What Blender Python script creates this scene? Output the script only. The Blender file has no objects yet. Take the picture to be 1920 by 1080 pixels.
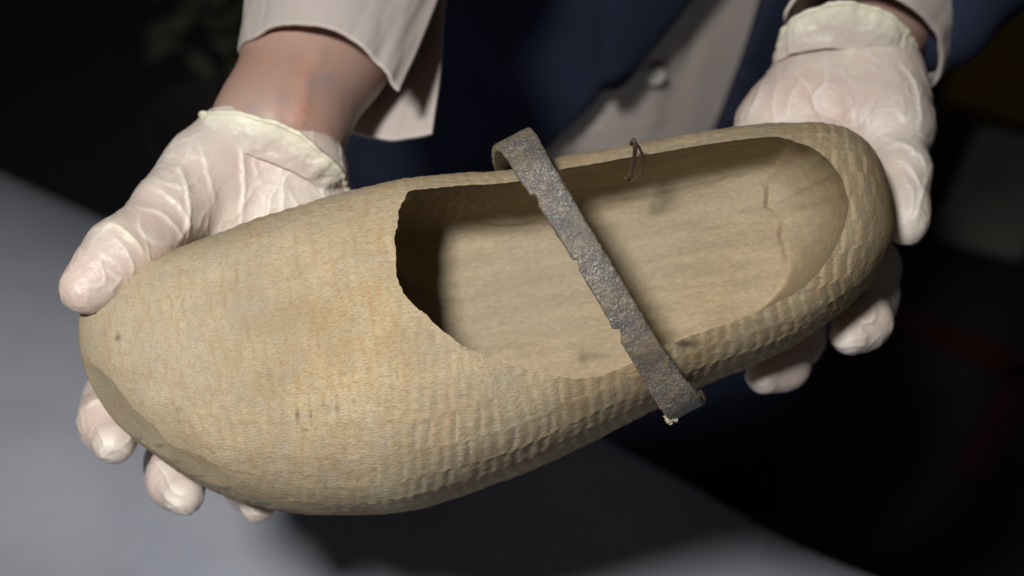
import bpy, bmesh, math
import numpy as np
import openvdb
from mathutils import Vector, Matrix

C = bpy.context.scene
R = math.radians
# ------------------------------------------------------------------ camera
PITCH = R(42)
FWD = np.array([0, math.cos(PITCH), -math.sin(PITCH)])
UP = np.array([0, math.sin(PITCH), math.cos(PITCH)])
RIGHT = np.array([1.0, 0, 0])
DIST = 0.66                       # camera to clog
S = 0.34 / 1920                   # metres per photo pixel at the clog
REF = np.array([0, 0, 1.0])       # the point held in the hands
CAM = REF - FWD * DIST
cd = bpy.data.cameras.new('camera')
cam = bpy.data.objects.new('camera', cd)
C.collection.objects.link(cam)
cam.location = CAM
cam.rotation_euler = (math.pi/2 - PITCH, 0, 0)
cd.lens = 36 * DIST / 0.34
cd.clip_end = 60
cd.dof.use_dof = True
cd.dof.focus_distance = DIST - 0.012
cd.dof.aperture_fstop = 8.5
C.camera = cam
# ------------------------------------------------------------------ world, lamps, exposure
w = bpy.data.worlds.new('World'); C.world = w; w.use_nodes = True
w.node_tree.nodes['Background'].inputs[0].default_value = (0.75, 0.74, 0.75, 1)
w.node_tree.nodes['Background'].inputs[1].default_value = 0.033
C.view_settings.view_transform = 'Standard'
C.view_settings.look = 'None'
C.view_settings.exposure = 0
C.cycles.use_denoising = True
C.cycles.max_bounces = 6

def lamp(name, target, direction, dist, size, power, col):
    """softbox at `dist` metres from target; direction in camera axes (right, up, toward camera)"""
    d = RIGHT*direction[0] + UP*direction[1] - FWD*direction[2]
    d = d/np.linalg.norm(d)
    L = bpy.data.lights.new(name, 'AREA'); L.shape = 'DISK'; L.size = size; L.energy = power; L.color = col
    o = bpy.data.objects.new(name, L); C.collection.objects.link(o)
    p = Vector(np.array(target) + d*dist); o.location = p
    o.rotation_euler = Vector(d).to_track_quat('Z', 'Y').to_euler()
    return o
key = lamp('softbox', REF, (-0.23, 0.225, 0.94), 1.55, 0.20, 2.5, (1.0, 0.985, 0.95))
key.rotation_euler = (key.location-Vector(REF+RIGHT*-.10-UP*.05)).to_track_quat('Z', 'Y').to_euler()
key.data.spread = R(53)

# ------------------------------------------------------------------ helpers
def W(p):
    """photo pixel + height toward the camera (in clog pixels) -> world metres"""
    p = np.asarray(p, float)
    d = DIST - p[..., 2]*S
    k = d/DIST*S
    return CAM + ((p[..., 0]-960)*k)[..., None]*RIGHT + ((540-p[..., 1])*k)[..., None]*UP + d[..., None]*FWD
def on_plane(px, py, z):
    dr = W(np.array([px, py, 0.0])) - CAM
    return CAM + dr*((z-CAM[2])/dr[2])
def pchip(xs, ys, x):
    xs = np.array(xs, float); ys = np.array(ys, float)
    h = np.diff(xs); d = np.diff(ys)/h
    m = np.zeros_like(ys); m[0] = d[0]; m[-1] = d[-1]
    for i in range(1, len(xs)-1):
        if d[i-1]*d[i] > 0:
            w1 = 2*h[i]+h[i-1]; w2 = h[i]+2*h[i-1]
            m[i] = (w1+w2)/(w1/d[i-1]+w2/d[i])
    x = np.clip(x, xs[0], xs[-1])
    i = np.clip(np.searchsorted(xs, x)-1, 0, len(h)-1)
    t = (x-xs[i])/h[i]
    return ((2*t**3-3*t**2+1)*ys[i]+(t**3-2*t**2+t)*h[i]*m[i]+(-2*t**3+3*t**2)*ys[i+1]+(t**3-t**2)*h[i]*m[i+1])
def catmull(P, n, closed=False):
    P = np.array(P, float)
    if closed: Q = np.vstack([P[-1], P, P[0], P[1]])
    else: Q = np.vstack([2*P[0]-P[1], P, 2*P[-1]-P[-2]])
    seg = len(Q)-3
    L = np.linalg.norm(Q[2:-1]-Q[1:-2], axis=1)**0.9
    cum = np.concatenate([[0], np.cumsum(L)])
    s = np.linspace(0, cum[-1], n, endpoint=not closed)
    i = np.clip(np.searchsorted(cum, s, side='right')-1, 0, seg-1)
    t = ((s-cum[i])/L[i])[:, None]
    a, b, c, d = Q[i], Q[i+1], Q[i+2], Q[i+3]
    return 0.5*((2*b)+(-a+c)*t+(2*a-5*b+4*c-d)*t*t+(-a+3*b-3*c+d)*t**3)
def _h(ix, iy, iz, seed):
    n = (ix*374761393 + iy*668265263 + iz*2147483647 + seed*974634777) & 0xffffffff
    n = ((n ^ (n >> 13))*1274126177) & 0xffffffff
    n = n ^ (n >> 16)
    return (n & 0xffff)/65535.0
def vnoise(x, y, z=0.0, seed=0):
    x, y, z = np.broadcast_arrays(np.asarray(x, float), np.asarray(y, float), np.asarray(z, float))
    fx, fy, fz = np.floor(x), np.floor(y), np.floor(z)
    ix, iy, iz = fx.astype(np.int64), fy.astype(np.int64), fz.astype(np.int64)
    u, v, t = x-fx, y-fy, z-fz
    u = u*u*u*(u*(u*6-15)+10); v = v*v*v*(v*(v*6-15)+10); t = t*t*t*(t*(t*6-15)+10)
    r = 0
    for a in (0, 1):
        for b in (0, 1):
            for c in (0, 1):
                r = r + _h(ix+a, iy+b, iz+c, seed)*(u if a else 1-u)*(v if b else 1-v)*(t if c else 1-t)
    return r*2-1
def fbm(x, y, z=0.0, seed=0, o=3):
    r = 0; a = 1.0; s = 0
    for k in range(o):
        r = r + a*vnoise(x*2**k, y*2**k, np.asarray(z)*2**k, seed+k*7); s += a; a *= .5
    return r/s
def mesh(name, V, F, mat=None, smooth=True):
    me = bpy.data.meshes.new(name)
    me.from_pydata([tuple(v) for v in np.asarray(V)], [], [tuple(int(i) for i in f) for f in F])
    me.validate(); me.update()
    if smooth: me.polygons.foreach_set('use_smooth', [True]*len(me.polygons))
    if mat: me.materials.append(mat)
    return me
def set_attr(me, name, vals):
    a = me.attributes.new(name, 'FLOAT', 'POINT'); a.data.foreach_set('value', np.asarray(vals, dtype=np.float32))
def link(name, me, parent=None, frame=None, **props):
    o = bpy.data.objects.new(name, me); C.collection.objects.link(o)
    if parent:
        o.parent = parent
        o.matrix_parent_inverse = Matrix.Identity(4)
        me.transform(parent.matrix_world.inverted())
    for k, v in props.items(): o[k] = v
    return o
def thing(name, loc, label, cat, rot=None, group=None):
    o = bpy.data.objects.new(name, None); C.collection.objects.link(o)
    M = Matrix.Translation(Vector(loc))
    if rot is not None: M = M @ rot.to_4x4()
    o.matrix_world = M
    bpy.context.view_layer.update()
    o['label'] = label; o['category'] = cat
    if group: o['group'] = group
    return o
def loft(rings, cap=True, closed=True):
    """rings (n,m,3) -> V,F"""
    n, m, _ = rings.shape
    V = rings.reshape(-1, 3)
    F = []
    mm = m if closed else m-1
    idx = np.arange(n*m).reshape(n, m)
    a = idx[:-1, :mm]; b = idx[1:, :mm]
    nx = np.roll(idx, -1, axis=1) if closed else np.hstack([idx[:, 1:], idx[:, :1]])
    a2 = nx[:-1, :mm]; b2 = nx[1:, :mm]
    F = np.stack([a, a2, b2, b], -1).reshape(-1, 4).tolist()
    if cap:
        V = np.vstack([V, rings[0].mean(0), rings[-1].mean(0)])
        c0, c1 = n*m, n*m+1
        for j in range(m):
            k = (j+1) % m
            F.append((c0, idx[0, k], idx[0, j])); F.append((c1, idx[-1, j], idx[-1, k]))
    return V, F
def fix_normals(me):
    bm = bmesh.new(); bm.from_mesh(me); bmesh.ops.recalc_face_normals(bm, faces=bm.faces); bm.to_mesh(me); bm.free()
def boolean(me, cutter, solver='MANIFOLD', op='DIFFERENCE'):
    a = bpy.data.objects.new('a', me); b = bpy.data.objects.new('b', cutter)
    C.collection.objects.link(a); C.collection.objects.link(b)
    m = a.modifiers.new('b', 'BOOLEAN'); m.object = b; m.operation = op; m.solver = solver
    dg = bpy.context.evaluated_depsgraph_get()
    r = bpy.data.meshes.new_from_object(a.evaluated_get(dg))
    bpy.data.objects.remove(a); bpy.data.objects.remove(b)
    return r
# ---- implicit surfaces (smoothly joined limbs)
def sdf_mesh(name, prims, voxel, k=0.006, post=None, mat=None):
    """prims: ('c',p0,p1,r0,r1) tapered capsules, ('e',c,radii,rot3x3) ellipsoids, all metres"""
    lo = np.full(3, 1e9); hi = -lo
    for p in prims:
        if p[0] == 'c':
            q = np.array([p[1], p[2]]); r = max(p[3], p[4])
        else:
            q = np.array([p[1]]); r = max(p[2])
        lo = np.minimum(lo, q.min(0)-r); hi = np.maximum(hi, q.max(0)+r)
    lo -= 4*voxel+k; hi += 4*voxel+k
    n = np.ceil((hi-lo)/voxel).astype(int)
    D = np.full(n, 1.0, dtype=np.float32)
    ax = [lo[i]+np.arange(n[i])*voxel for i in range(3)]
    for p in prims:
        if p[0] == 'c':
            q = np.array([p[1], p[2]]); r = max(p[3], p[4])
        else:
            q = np.array([p[1]]); r = max(p[2])
        m = r+3*k+5*voxel
        a = np.clip(((q.min(0)-m-lo)/voxel).astype(int), 0, n); b = np.clip(((q.max(0)+m-lo)/voxel).astype(int)+1, 0, n)
        X, Y, Z = np.meshgrid(ax[0][a[0]:b[0]], ax[1][a[1]:b[1]], ax[2][a[2]:b[2]], indexing='ij', sparse=True)
        if p[0] == 'c':
            p0 = np.array(p[1]); v = np.array(p[2])-p0; vv = float(v@v)+1e-12
            h = np.clip(((X-p0[0])*v[0]+(Y-p0[1])*v[1]+(Z-p0[2])*v[2])/vv, 0, 1)
            d = np.sqrt((X-p0[0]-h*v[0])**2+(Y-p0[1]-h*v[1])**2+(Z-p0[2]-h*v[2])**2)-(p[3]+(p[4]-p[3])*h)
        else:
            c = np.array(p[1]); M = np.array(p[3]); rr = np.array(p[2])
            xx = [((X-c[0])*M[0, i]+(Y-c[1])*M[1, i]+(Z-c[2])*M[2, i]) for i in range(3)]
            k0 = np.sqrt(sum((xx[i]/rr[i])**2 for i in range(3)))
            k1 = np.sqrt(sum((xx[i]/rr[i]**2)**2 for i in range(3)))
            d = k0*(k0-1)/(k1+1e-9)
        sub = D[a[0]:b[0], a[1]:b[1], a[2]:b[2]]
        hh = np.maximum(k-np.abs(sub-d), 0)/k
        sub[...] = np.minimum(sub, d)-hh*hh*k*0.25
    if post: D = post(D, ax)
    D = np.clip(D, -3*voxel, 3*voxel).astype(np.float32)
    g = openvdb.FloatGrid(3*voxel); g.copyFromArray(D); g.transform = openvdb.createLinearTransform(voxelSize=voxel)
    P, T, Q = g.convertToPolygons(isovalue=0.0, adaptivity=0.0)
    P = np.array(P)+lo
    F = [tuple(t) for t in np.array(T).tolist()]+[tuple(q) for q in np.array(Q).tolist()]
    return P, F
def normals_of(P, F):
    me = bpy.data.meshes.new('n'); me.from_pydata(P.tolist(), [], F); me.update()
    N = np.zeros(len(P)*3); me.vertex_normals.foreach_get('vector', N)
    bpy.data.meshes.remove(me)
    return N.reshape(-1, 3)
def project(P):
    v = P-CAM
    d = v@FWD
    return 960+(v@RIGHT)/d*DIST/S, 540-(v@UP)/d*DIST/S
def cap(p0, p1, r0, r1):
    """capsule from photo pixels (x,y,depth) with apparent radii"""
    k0 = (DIST-p0[2]*S)/DIST*S; k1 = (DIST-p1[2]*S)/DIST*S
    return ('c', W(p0), W(p1), r0*k0, r1*k1)
def chain(pts, rs):
    return [cap(pts[i], pts[i+1], rs[i], rs[i+1]) for i in range(len(pts)-1)]
# ---- node materials
class NT:
    def __init__(s, name):
        s.m = bpy.data.materials.new(name); s.m.use_nodes = True; s.t = s.m.node_tree
        s.b = s.t.nodes['Principled BSDF']; s.out = s.t.nodes['Material Output']
    def n(s, kind, **kw):
        o = s.t.nodes.new(kind)
        for k, v in kw.items():
            if k.startswith('i_'):
                key = k[2:]; key = int(key) if key.isdigit() else key
                s.set(o.inputs[key], v)
            else: setattr(o, k, v)
        return o
    def set(s, inp, v):
        if isinstance(v, bpy.types.NodeSocket): s.t.links.new(v, inp)
        elif isinstance(v, (tuple, list)) and len(v) == 3 and inp.type == 'RGBA': inp.default_value = (*v, 1)
        else: inp.default_value = v
    def coords(s, scale=(1, 1, 1), rot=(0, 0, 0)):
        tc = s.n('ShaderNodeTexCoord'); mp = s.n('ShaderNodeMapping')
        mp.inputs['Scale'].default_value = scale; mp.inputs['Rotation'].default_value = rot
        s.t.links.new(tc.outputs['Object'], mp.inputs[0]); return mp.outputs[0]
    def noise(s, vec, scale, detail=4, rough=.55, dist=0):
        o = s.n('ShaderNodeTexNoise'); s.set(o.inputs['Vector'], vec)
        o.inputs['Scale'].default_value = scale; o.inputs['Detail'].default_value = detail
        o.inputs['Roughness'].default_value = rough; o.inputs['Distortion'].default_value = dist
        return o.outputs[0]
    def ramp(s, f, stops, mode='LINEAR'):
        o = s.n('ShaderNodeValToRGB'); s.set(o.inputs[0], f); e = o.color_ramp.elements; o.color_ramp.interpolation = mode
        e[0].position = stops[0][0]; e[1].position = stops[1][0]
        for st in stops[2:]: e.new(st[0])
        for el, st in zip(sorted(e, key=lambda q: q.position), sorted(stops, key=lambda q: q[0])):
            c = st[1]; el.color = (c, c, c, 1) if not isinstance(c, (tuple, list)) else (*c, 1)
        return o.outputs[0]
    def mix(s, f, a, b, mode='MIX'):
        o = s.n('ShaderNodeMix', data_type='RGBA', blend_type=mode)
        s.set(o.inputs[0], f); s.set(o.inputs[6], a); s.set(o.inputs[7], b); return o.outputs[2]
    def math(s, op, a, b=0.0):
        o = s.n('ShaderNodeMath', operation=op); s.set(o.inputs[0], a); s.set(o.inputs[1], b); return o.outputs[0]
    def bump(s, h, strength, dist, prev=None):
        o = s.n('ShaderNodeBump'); s.set(o.inputs['Height'], h); o.inputs['Strength'].default_value = strength
        o.inputs['Distance'].default_value = dist
        if prev: s.set(o.inputs['Normal'], prev)
        return o.outputs[0]
    def attr(s, name): return s.n('ShaderNodeAttribute', attribute_name=name).outputs['Fac']

# ------------------------------------------------------------------ materials
def wood_mat():
    t = NT('willow_wood'); b = t.b
    g = t.coords((1, 5.5, 5.5))           # fibres run along the shoe
    o = t.coords((1, 1, 1))
    x = t.coords((6, 1.2, 1.2))           # cross bands
    fib = t.noise(g, 420, 3, .6)
    fib2 = t.noise(g, 120, 4, .6)
    mott = t.noise(o, 38, 5, .62)
    mott2 = t.noise(o, 85, 4, .7)
    band = t.noise(x, 26, 3, .6, .4)
    big = t.noise(o, 9, 3, .5)
    c = t.mix(t.ramp(mott, [(.38, 0.0), (.62, 1.0)]), (.40, .30, .165), (.565, .46, .29))
    c = t.mix(t.ramp(mott2, [(.48, 0.0), (.66, .6)]), c, (.41, .37, .29))            # grey weathering
    c = t.mix(t.math('MULTIPLY', t.ramp(band, [(.50, 0.0), (.70, 1.0)]), t.ramp(fib2, [(.38, 0.0), (.66, .6)])), c, (.50, .30, .135))  # ochre streaks
    stk = t.noise(t.coords((7, 1.3, 1.3)), 70, 3, .6)
    c = t.mix(t.math('MULTIPLY', t.ramp(stk, [(.50, 0.0), (.70, .55)]), t.ramp(big, [(.42, 0.0), (.56, 1.0)])), c, (.47, .27, .12))
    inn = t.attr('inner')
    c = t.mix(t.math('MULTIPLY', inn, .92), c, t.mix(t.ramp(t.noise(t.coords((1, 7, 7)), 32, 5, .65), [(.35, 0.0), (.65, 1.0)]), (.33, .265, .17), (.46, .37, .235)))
    c = t.mix(t.ramp(fib, [(.32, .75), (.50, 0.0)]), c, (.29, .195, .10))
    c = t.mix(t.ramp(t.noise(g, 800, 2, .6), [(.36, .35), (.50, 0.0)]), c, (.32, .22, .12))
    c = t.mix(t.ramp(fib, [(.58, 0.0), (.76, .7)]), c, (.64, .54, .38))
    c = t.mix(t.ramp(big, [(.35, .35), (.6, 0.0)]), c, (.40, .36, .29))
    c = t.mix(t.math('MULTIPLY', t.attr('tool'), .45), c, (.38, .22, .09))
    c = t.mix(t.attr('stain'), c, (.06, .05, .045))
    t.set(b.inputs['Base Color'], c)
    b.inputs['Roughness'].default_value = .78; b.inputs['Specular IOR Level'].default_value = .25
    chat = t.noise(t.coords((9, 1.5, 1.5)), 75, 3, .55)
    n = t.bump(fib2, .28, .0008)
    n = t.bump(t.noise(g, 260, 4, .7), .5, .0006, n)
    n = t.bump(t.noise(t.coords((1, 4, 4)), 620, 2, .6), .6, .00045, n)
    n = t.bump(t.noise(t.coords((1,2,2)), 900, 3, .75), .32, .0004, n)
    n = t.bump(chat, .25, .0006, n)
    t.set(b.inputs['Normal'], n)
    return t.m
def iron_mat():
    t = NT('old_iron'); b = t.b
    o = t.coords()
    n1 = t.noise(o, 60, 5, .65); n2 = t.noise(o, 1500, 3, .75); n3 = t.noise(o, 25, 3, .5); n4 = t.noise(o, 300, 4, .7)
    c = t.mix(t.ramp(n1, [(.44, 0.0), (.58, 1.0)]), (.078, .070, .064), (.145, .115, .085))
    c = t.mix(t.ramp(n4, [(.52, 0.0), (.66, .8)]), c, (.23, .165, .09))
    spk = t.math('MULTIPLY', t.ramp(n2, [(.52, 0.0), (.64, .75)]), t.ramp(n3, [(.40, 0.08), (.56, 1.0)]))
    c = t.mix(spk, c, (.55, .53, .50))
    e = t.attr('edge')
    c = t.mix(e, c, (.28, .19, .10))
    t.set(b.inputs['Base Color'], c)
    t.set(b.inputs['Metallic'], t.math('MULTIPLY', spk, .5))
    t.set(b.inputs['Roughness'], t.ramp(n2, [(.4, .62), (.65, .3)])); b.inputs['Specular IOR Level'].default_value = .7
    n = t.bump(n4, .7, .0008); n = t.bump(n2, .6, .0004, n)
    t.set(b.inputs['Normal'], n); return t.m
def glove_mat():
    t = NT('latex_glove'); b = t.b
    o = t.coords()
    skin = t.noise(o, 30, 3, .5)
    c = t.mix(t.ramp(skin, [(.38, 0.0), (.66, 1.0)]), (.66, .58, .51), (.64, .49, .425))
    c = t.mix(t.attr('fold'), c, (.88, .84, .77))
    c = t.mix(t.attr('roll'), c, (.80, .73, .55))
    t.set(b.inputs['Base Color'], c)
    b.inputs['Roughness'].default_value = .38; b.inputs['Specular IOR Level'].default_value = .45
    b.inputs['Subsurface Weight'].default_value = .18; b.inputs['Subsurface Radius'].default_value = (1, .45, .3)
    b.inputs['Subsurface Scale'].default_value = .006
    v = t.noise(t.coords((1, 2.2, 1), (0.3, .5, .6)), 110, 5, .65, 1.6)
    v = t.math('ABSOLUTE', t.math('SUBTRACT', v, .5))
    n = t.bump(v, .22, -.004); n = t.bump(t.noise(o, 1200, 2, .6), .08, .0002, n)
    t.set(b.inputs['Normal'], n); return t.m
def skin_mat():
    t = NT('skin'); b = t.b
    o = t.coords()
    c = t.mix(t.ramp(t.noise(o, 26, 4, .6), [(.35, 0.0), (.68, 1.0)]), (.40, .265, .215), (.41, .235, .18))
    c = t.mix(t.attr('vein'), c, (.30, .25, .25))
    c = t.mix(t.attr('flush'), c, (.50, .25, .18))
    t.set(b.inputs['Base Color'], c)
    b.inputs['Roughness'].default_value = .5
    b.inputs['Subsurface Weight'].default_value = .12; b.inputs['Subsurface Radius'].default_value = (1, .35, .2)
    b.inputs['Subsurface Scale'].default_value = .008
    t.set(b.inputs['Normal'], t.bump(t.noise(o, 700, 3, .6), .25, .0004)); return t.m
def cloth_mat(name, c1, c2, weave=1500, rough=.9, bumpd=.0003, sheen=0.0):
    t = NT(name); b = t.b
    o = t.coords()
    c = t.mix(t.ramp(t.noise(o, 14, 4, .6), [(.35, 0.0), (.65, 1.0)]), c1, c2)
    t.set(b.inputs['Base Color'], c); b.inputs['Roughness'].default_value = rough
    b.inputs['Specular IOR Level'].default_value = .2; b.inputs['Sheen Weight'].default_value = sheen
    t.set(b.inputs['Normal'], t.bump(t.noise(o, weave, 2, .6), .4, bumpd)); return t.m
def plain(name, col, rough=.8):
    t = NT(name); o = t.coords()
    c = t.mix(t.ramp(t.noise(o, 20, 4, .6), [(.3, 0.0), (.7, 1.0)]), col, tuple(x*.75 for x in col))
    t.set(t.b.inputs['Base Color'], c); t.b.inputs['Roughness'].default_value = rough; return t.m

WOOD = wood_mat(); IRON = iron_mat(); GLOVE = glove_mat(); SKIN = skin_mat()
NAVY = cloth_mat('navy_wool', (.017, .021, .043), (.023, .028, .056), sheen=.0)
SHIRT = cloth_mat('shirt_cotton', (.49, .43, .395), (.53, .465, .43))
CLOTH = cloth_mat('grey_tablecloth', (.31, .325, .375), (.36, .375, .425), 900)

# ================================================================== THE CLOG
LX0, LX1 = 147.0, 1678.0
def s_of_x(x): return np.arccos(np.clip(1-2*(np.asarray(x, float)-LX0)/(LX1-LX0), -1, 1))/math.pi
TOPL = [(147,614),(149,594),(160,574),(205,539),(250,508),(320,472),(400,440),(500,405),(600,374),(700,347),(780,333),(860,326),(960,318),(1040,298),(1120,282),(1190,270),(1290,252),(1380,238),(1450,231),(1520,230),(1580,240),(1620,262),(1650,300),(1668,350),(1676,400),(1678,425)]
BOTL = [(147,622),(150,660),(160,697),(185,748),(220,795),(262,832),(330,882),(400,921),(480,948),(600,966),(700,964),(760,959),(850,935),(930,905),(1000,878),(1100,832),(1180,792),(1250,757),(1330,718),(1420,680),(1500,640),(1560,598),(1610,555),(1650,505),(1668,470),(1676,445),(1678,430)]
ZF = [(147,-130),(155,-100),(175,-70),(220,-30),(300,15),(450,75),(600,115),(740,140),(850,130),(1000,90),(1200,40),(1400,0),(1540,-25),(1610,-60),(1650,-120),(1678,-250)]
ZB = [(147,-145),(160,-190),(200,-240),(300,-290),(500,-340),(800,-370),(1100,-400),(1400,-440),(1550,-465),(1630,-450),(1665,-370),(1678,-270)]
def prof(tab, x):
    return pchip(s_of_x([p[0] for p in tab]), [p[1] for p in tab], s_of_x(x))
def ring(x, T, B, zf, zb, n, roll, nth, phase=0):
    """closed section at x; returns (nth,3) in photo pixels"""
    th = np.linspace(0, 2*math.pi, nth, endpoint=False)
    c, s = np.cos(th), np.sin(th)
    v = np.sign(c)*np.abs(c)**(2/n); z = np.sign(s)*np.abs(s)**(2/n)
    cr, sr = math.cos(roll), math.sin(roll)
    v, z = v*cr+z*sr, -v*sr+z*cr            # v=+1 is the far (upper) side
    v = (v-v.min())/(v.max()-v.min()); z = (z-z.min())/(z.max()-z.min())
    return np.stack([np.full(nth, x), B+(T-B)*v, zb+(zf-zb)*z], -1)
NR, NTH = 560, 420
ss = np.linspace(0.002, .998, NR)
xs = LX0+(LX1-LX0)*(1-np.cos(ss*math.pi))/2
# keep rings from bunching up at the ends
T_, B_, zf_, zb_ = prof(TOPL, xs), prof(BOTL, xs), prof(ZF, xs), prof(ZB, xs)
nn = pchip([0, .35, .5, .7, 1], [2.55, 2.6, 2.9, 3.0, 2.3], (xs-LX0)/(LX1-LX0))
rl = pchip([0, .35, .6, 1], [.10, .16, .22, .12], (xs-LX0)/(LX1-LX0))
rings = np.stack([ring(xs[i], T_[i], B_[i], zf_[i], zb_[i], nn[i], rl[i], NTH) for i in range(NR)])
# section centre for radial carving
cen = rings.mean(1, keepdims=True)
X, Y, Z = rings[..., 0], rings[..., 1], rings[..., 2]
dirv = rings-cen; dirv[..., 0] = 0
dl = np.linalg.norm(dirv, axis=-1, keepdims=True)+1e-6; dirn = dirv/dl
ang = np.unwrap(np.arctan2(dirn[..., 2], dirn[..., 1]), axis=1)   # angle round the section
arc = ang*260                                                   # ~pixels round the girth
# tool marks: upright scallops, staggered in rows
def scallops(X, A, wx, wy, seed):
    Xw = X+9*vnoise(X/90, A/90, 0, seed)+A*.04
    row = np.floor(A/wy+.35*vnoise(X/160, A/400, 0, seed+3))
    Xs = Xw/wx+.37*row+0.5*_h(row.astype(np.int64), 0*row.astype(np.int64), 0*row.astype(np.int64), seed+9)
    cell = np.floor(Xs); f = Xs-cell
    amp = .45+.9*_h(cell.astype(np.int64), row.astype(np.int64), 0*row.astype(np.int64), seed+5)
    fy = A/wy+.35*vnoise(X/160, A/400, 0, seed+3)-row
    g_ = np.where(f < .62, f/.62, 1-(f-.62)/.38)       # long slope, short crisp return
    shape = 1-g_**1.5
    return f, fy, amp*(shape-.5)*(.45+.55*np.sin(np.clip(fy, 0, 1)*math.pi)**.5)+.35*amp*(np.abs(2*fy-1)**4)
vn = (Y-T_[:, None])/(B_-T_)[:, None]
low = np.clip((vn-.50)/.28, 0, 1); low = low*low*(3-2*low)
heel = np.clip((X-1500)/90, 0, 1)
mask = np.clip(.72+low*.42+.0+heel*.6, 0, 1.2)*np.clip((X-230)/200, 0.1, 1)
mask = mask*(.75+.35*vnoise(X/140, Y/140, 0, 77))
size = np.clip((dl[..., 0])/140, 0, 1)
west = .88+.12*np.clip((X-650)/350, 0, 1)
f_s, fy_s, sc_s = scallops(X, arc, 25, 62, 3)
disp = 3.6*mask*west*sc_s*size
tool = np.maximum(np.exp(-(np.minimum(f_s, 1-f_s)/.10)**2)*.9, np.exp(-(np.minimum(fy_s, 1-fy_s)/.06)**2)*.6)
tool = tool*np.clip(.55+.9*vnoise(X/33, arc/41, 0, 404), 0, 1)
disp += 2.2*fbm(X/70, Y/70, Z/70, 11)*size+1.0*fbm(X/14, Y/14, Z/14, 21)*size
disp += .7*np.abs(fbm(X/30, arc/60, 3, 71, 2))*size
disp += .45*fbm(X/45, Y/7, Z/7, 31)*size
rings = rings+dirn*disp[..., None]
# the bevelled underside of the toe: one broad knife cut
def knife(px_, py_, nx_, ny_, nz_, x_end, rings):
    n_ = np.array([nx_, ny_, nz_]); n_ /= np.linalg.norm(n_)
    i0 = np.argmin(np.abs(xs-px_)); q = rings[i0]; front = q[:, 2] > cen[i0, 0, 2]
    j0 = np.where(front)[0][np.argmin(np.abs(q[front][:, 1]-py_))]
    over = np.maximum(0, rings@n_-q[j0]@n_)
    return rings-over[..., None]*n_*np.clip((x_end-rings[..., 0:1])/160, 0, 1)
for a_ in ((174, 682, -.84, .54, .40, 480), (232, 777, -.72, .70, .42, 560), (313, 855, -.52, .86, .46, 620)):
    rings = knife(*a_, rings)
V, F = loft(rings)
outer = mesh('outer', W(V), F); set_attr(outer, 'tool', np.concatenate([tool.reshape(-1), [0, 0]])); fix_normals(outer)

YC = rings[..., 1]; ZC = rings[..., 2]
grid_z = np.linspace(-520, 200, 181)
farT = np.zeros((NR, 181)); nearT = np.zeros((NR, 181))
for i in range(NR):
    k = YC[i] < YC[i].mean(); o_ = np.argsort(ZC[i][k]); farT[i] = np.interp(grid_z, ZC[i][k][o_], YC[i][k][o_])
    k = ~k; o_ = np.argsort(ZC[i][k]); nearT[i] = np.interp(grid_z, ZC[i][k][o_], YC[i][k][o_])
for i in range(NR):          # above the widest point the wall counts as upright
    ja = np.argmin(farT[i]); farT[i][ja:] = farT[i][ja]; ja = np.argmax(nearT[i]); nearT[i][ja:] = nearT[i][ja]
def wall_y(tab, x, z):
    fi = np.interp(x, xs, np.arange(NR)); i = np.clip(fi.astype(int), 0, NR-2); fx = fi-i
    gz = np.clip((z-grid_z[0])/4.0, 0, 179.999); j = gz.astype(int); fz = gz-j
    return (tab[i, j]*(1-fz)+tab[i, j+1]*fz)*(1-fx)+(tab[i+1, j]*(1-fz)+tab[i+1, j+1]*fz)*fx
def keep_inside(P, thick):
    P = P.copy()
    lo = wall_y(farT, P[:, 0], P[:, 2])+thick; hi = wall_y(nearT, P[:, 0], P[:, 2])-np.minimum(thick, 16)
    ok = lo < hi
    P[:, 1] = np.where(ok, np.clip(P[:, 1], np.minimum(lo, hi), np.maximum(lo, hi)), P[:, 1])
    return P
# ---- mouth outline (photo pixels), the hollow going down to the insole
MOUTH = [(741,470),(743,512),(753,542),(764,560),(792,586),(830,620),(880,654),(950,681),(1010,697),(1070,711),(1120,705),(1170,687),(1215,664),(1255,643),(1350,611),(1430,580),(1500,543),(1545,500),(1575,450),(1590,400),(1589,360),(1572,318),(1543,285),(1500,262),(1450,250),(1380,252),(1290,268),(1190,285),(1120,296),(1050,309),(960,331),(900,338),(850,337),(800,343),(770,358),(752,382),(745,415),(741,440)]
NM = 760
M2 = catmull(MOUTH, NM, closed=True)
tan = np.roll(M2, -1, 0)-np.roll(M2, 1, 0); tan /= np.linalg.norm(tan, axis=1)[:, None]
inw = np.stack([tan[:, 1], -tan[:, 0]], -1)
if ((M2.mean(0)-M2)*inw).sum() < 0: inw = -inw
jag = np.exp(-((M2[:, 0]-745)/70)**2)
jn = fbm(M2[:, 0]/9, M2[:, 1]/9, 0, 5)*3.2*jag+fbm(M2[:, 0]/22, M2[:, 1]/22, 0, 6)*(1.8+2*jag)+fbm(M2[:, 0]/60, M2[:, 1]/60, 0, 8)*2.2
M2 = M2+inw*jn[:, None]
zrim = prof(ZF, M2[:, 0])
to_c = np.array([1370, 425.0])-M2; to_c /= np.linalg.norm(to_c, axis=1)[:, None]
wh = np.clip((M2[:, 0]-1300)/180, 0, 1)[:, None]; inw_h = inw*(1-wh)+to_c*wh     # the heel scoop closes on one point
zfl = prof(ZB, M2[:, 0])+pchip([700, 1100, 1350, 1500, 1600], [75, 108, 150, 165, 165], M2[:, 0])
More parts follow.
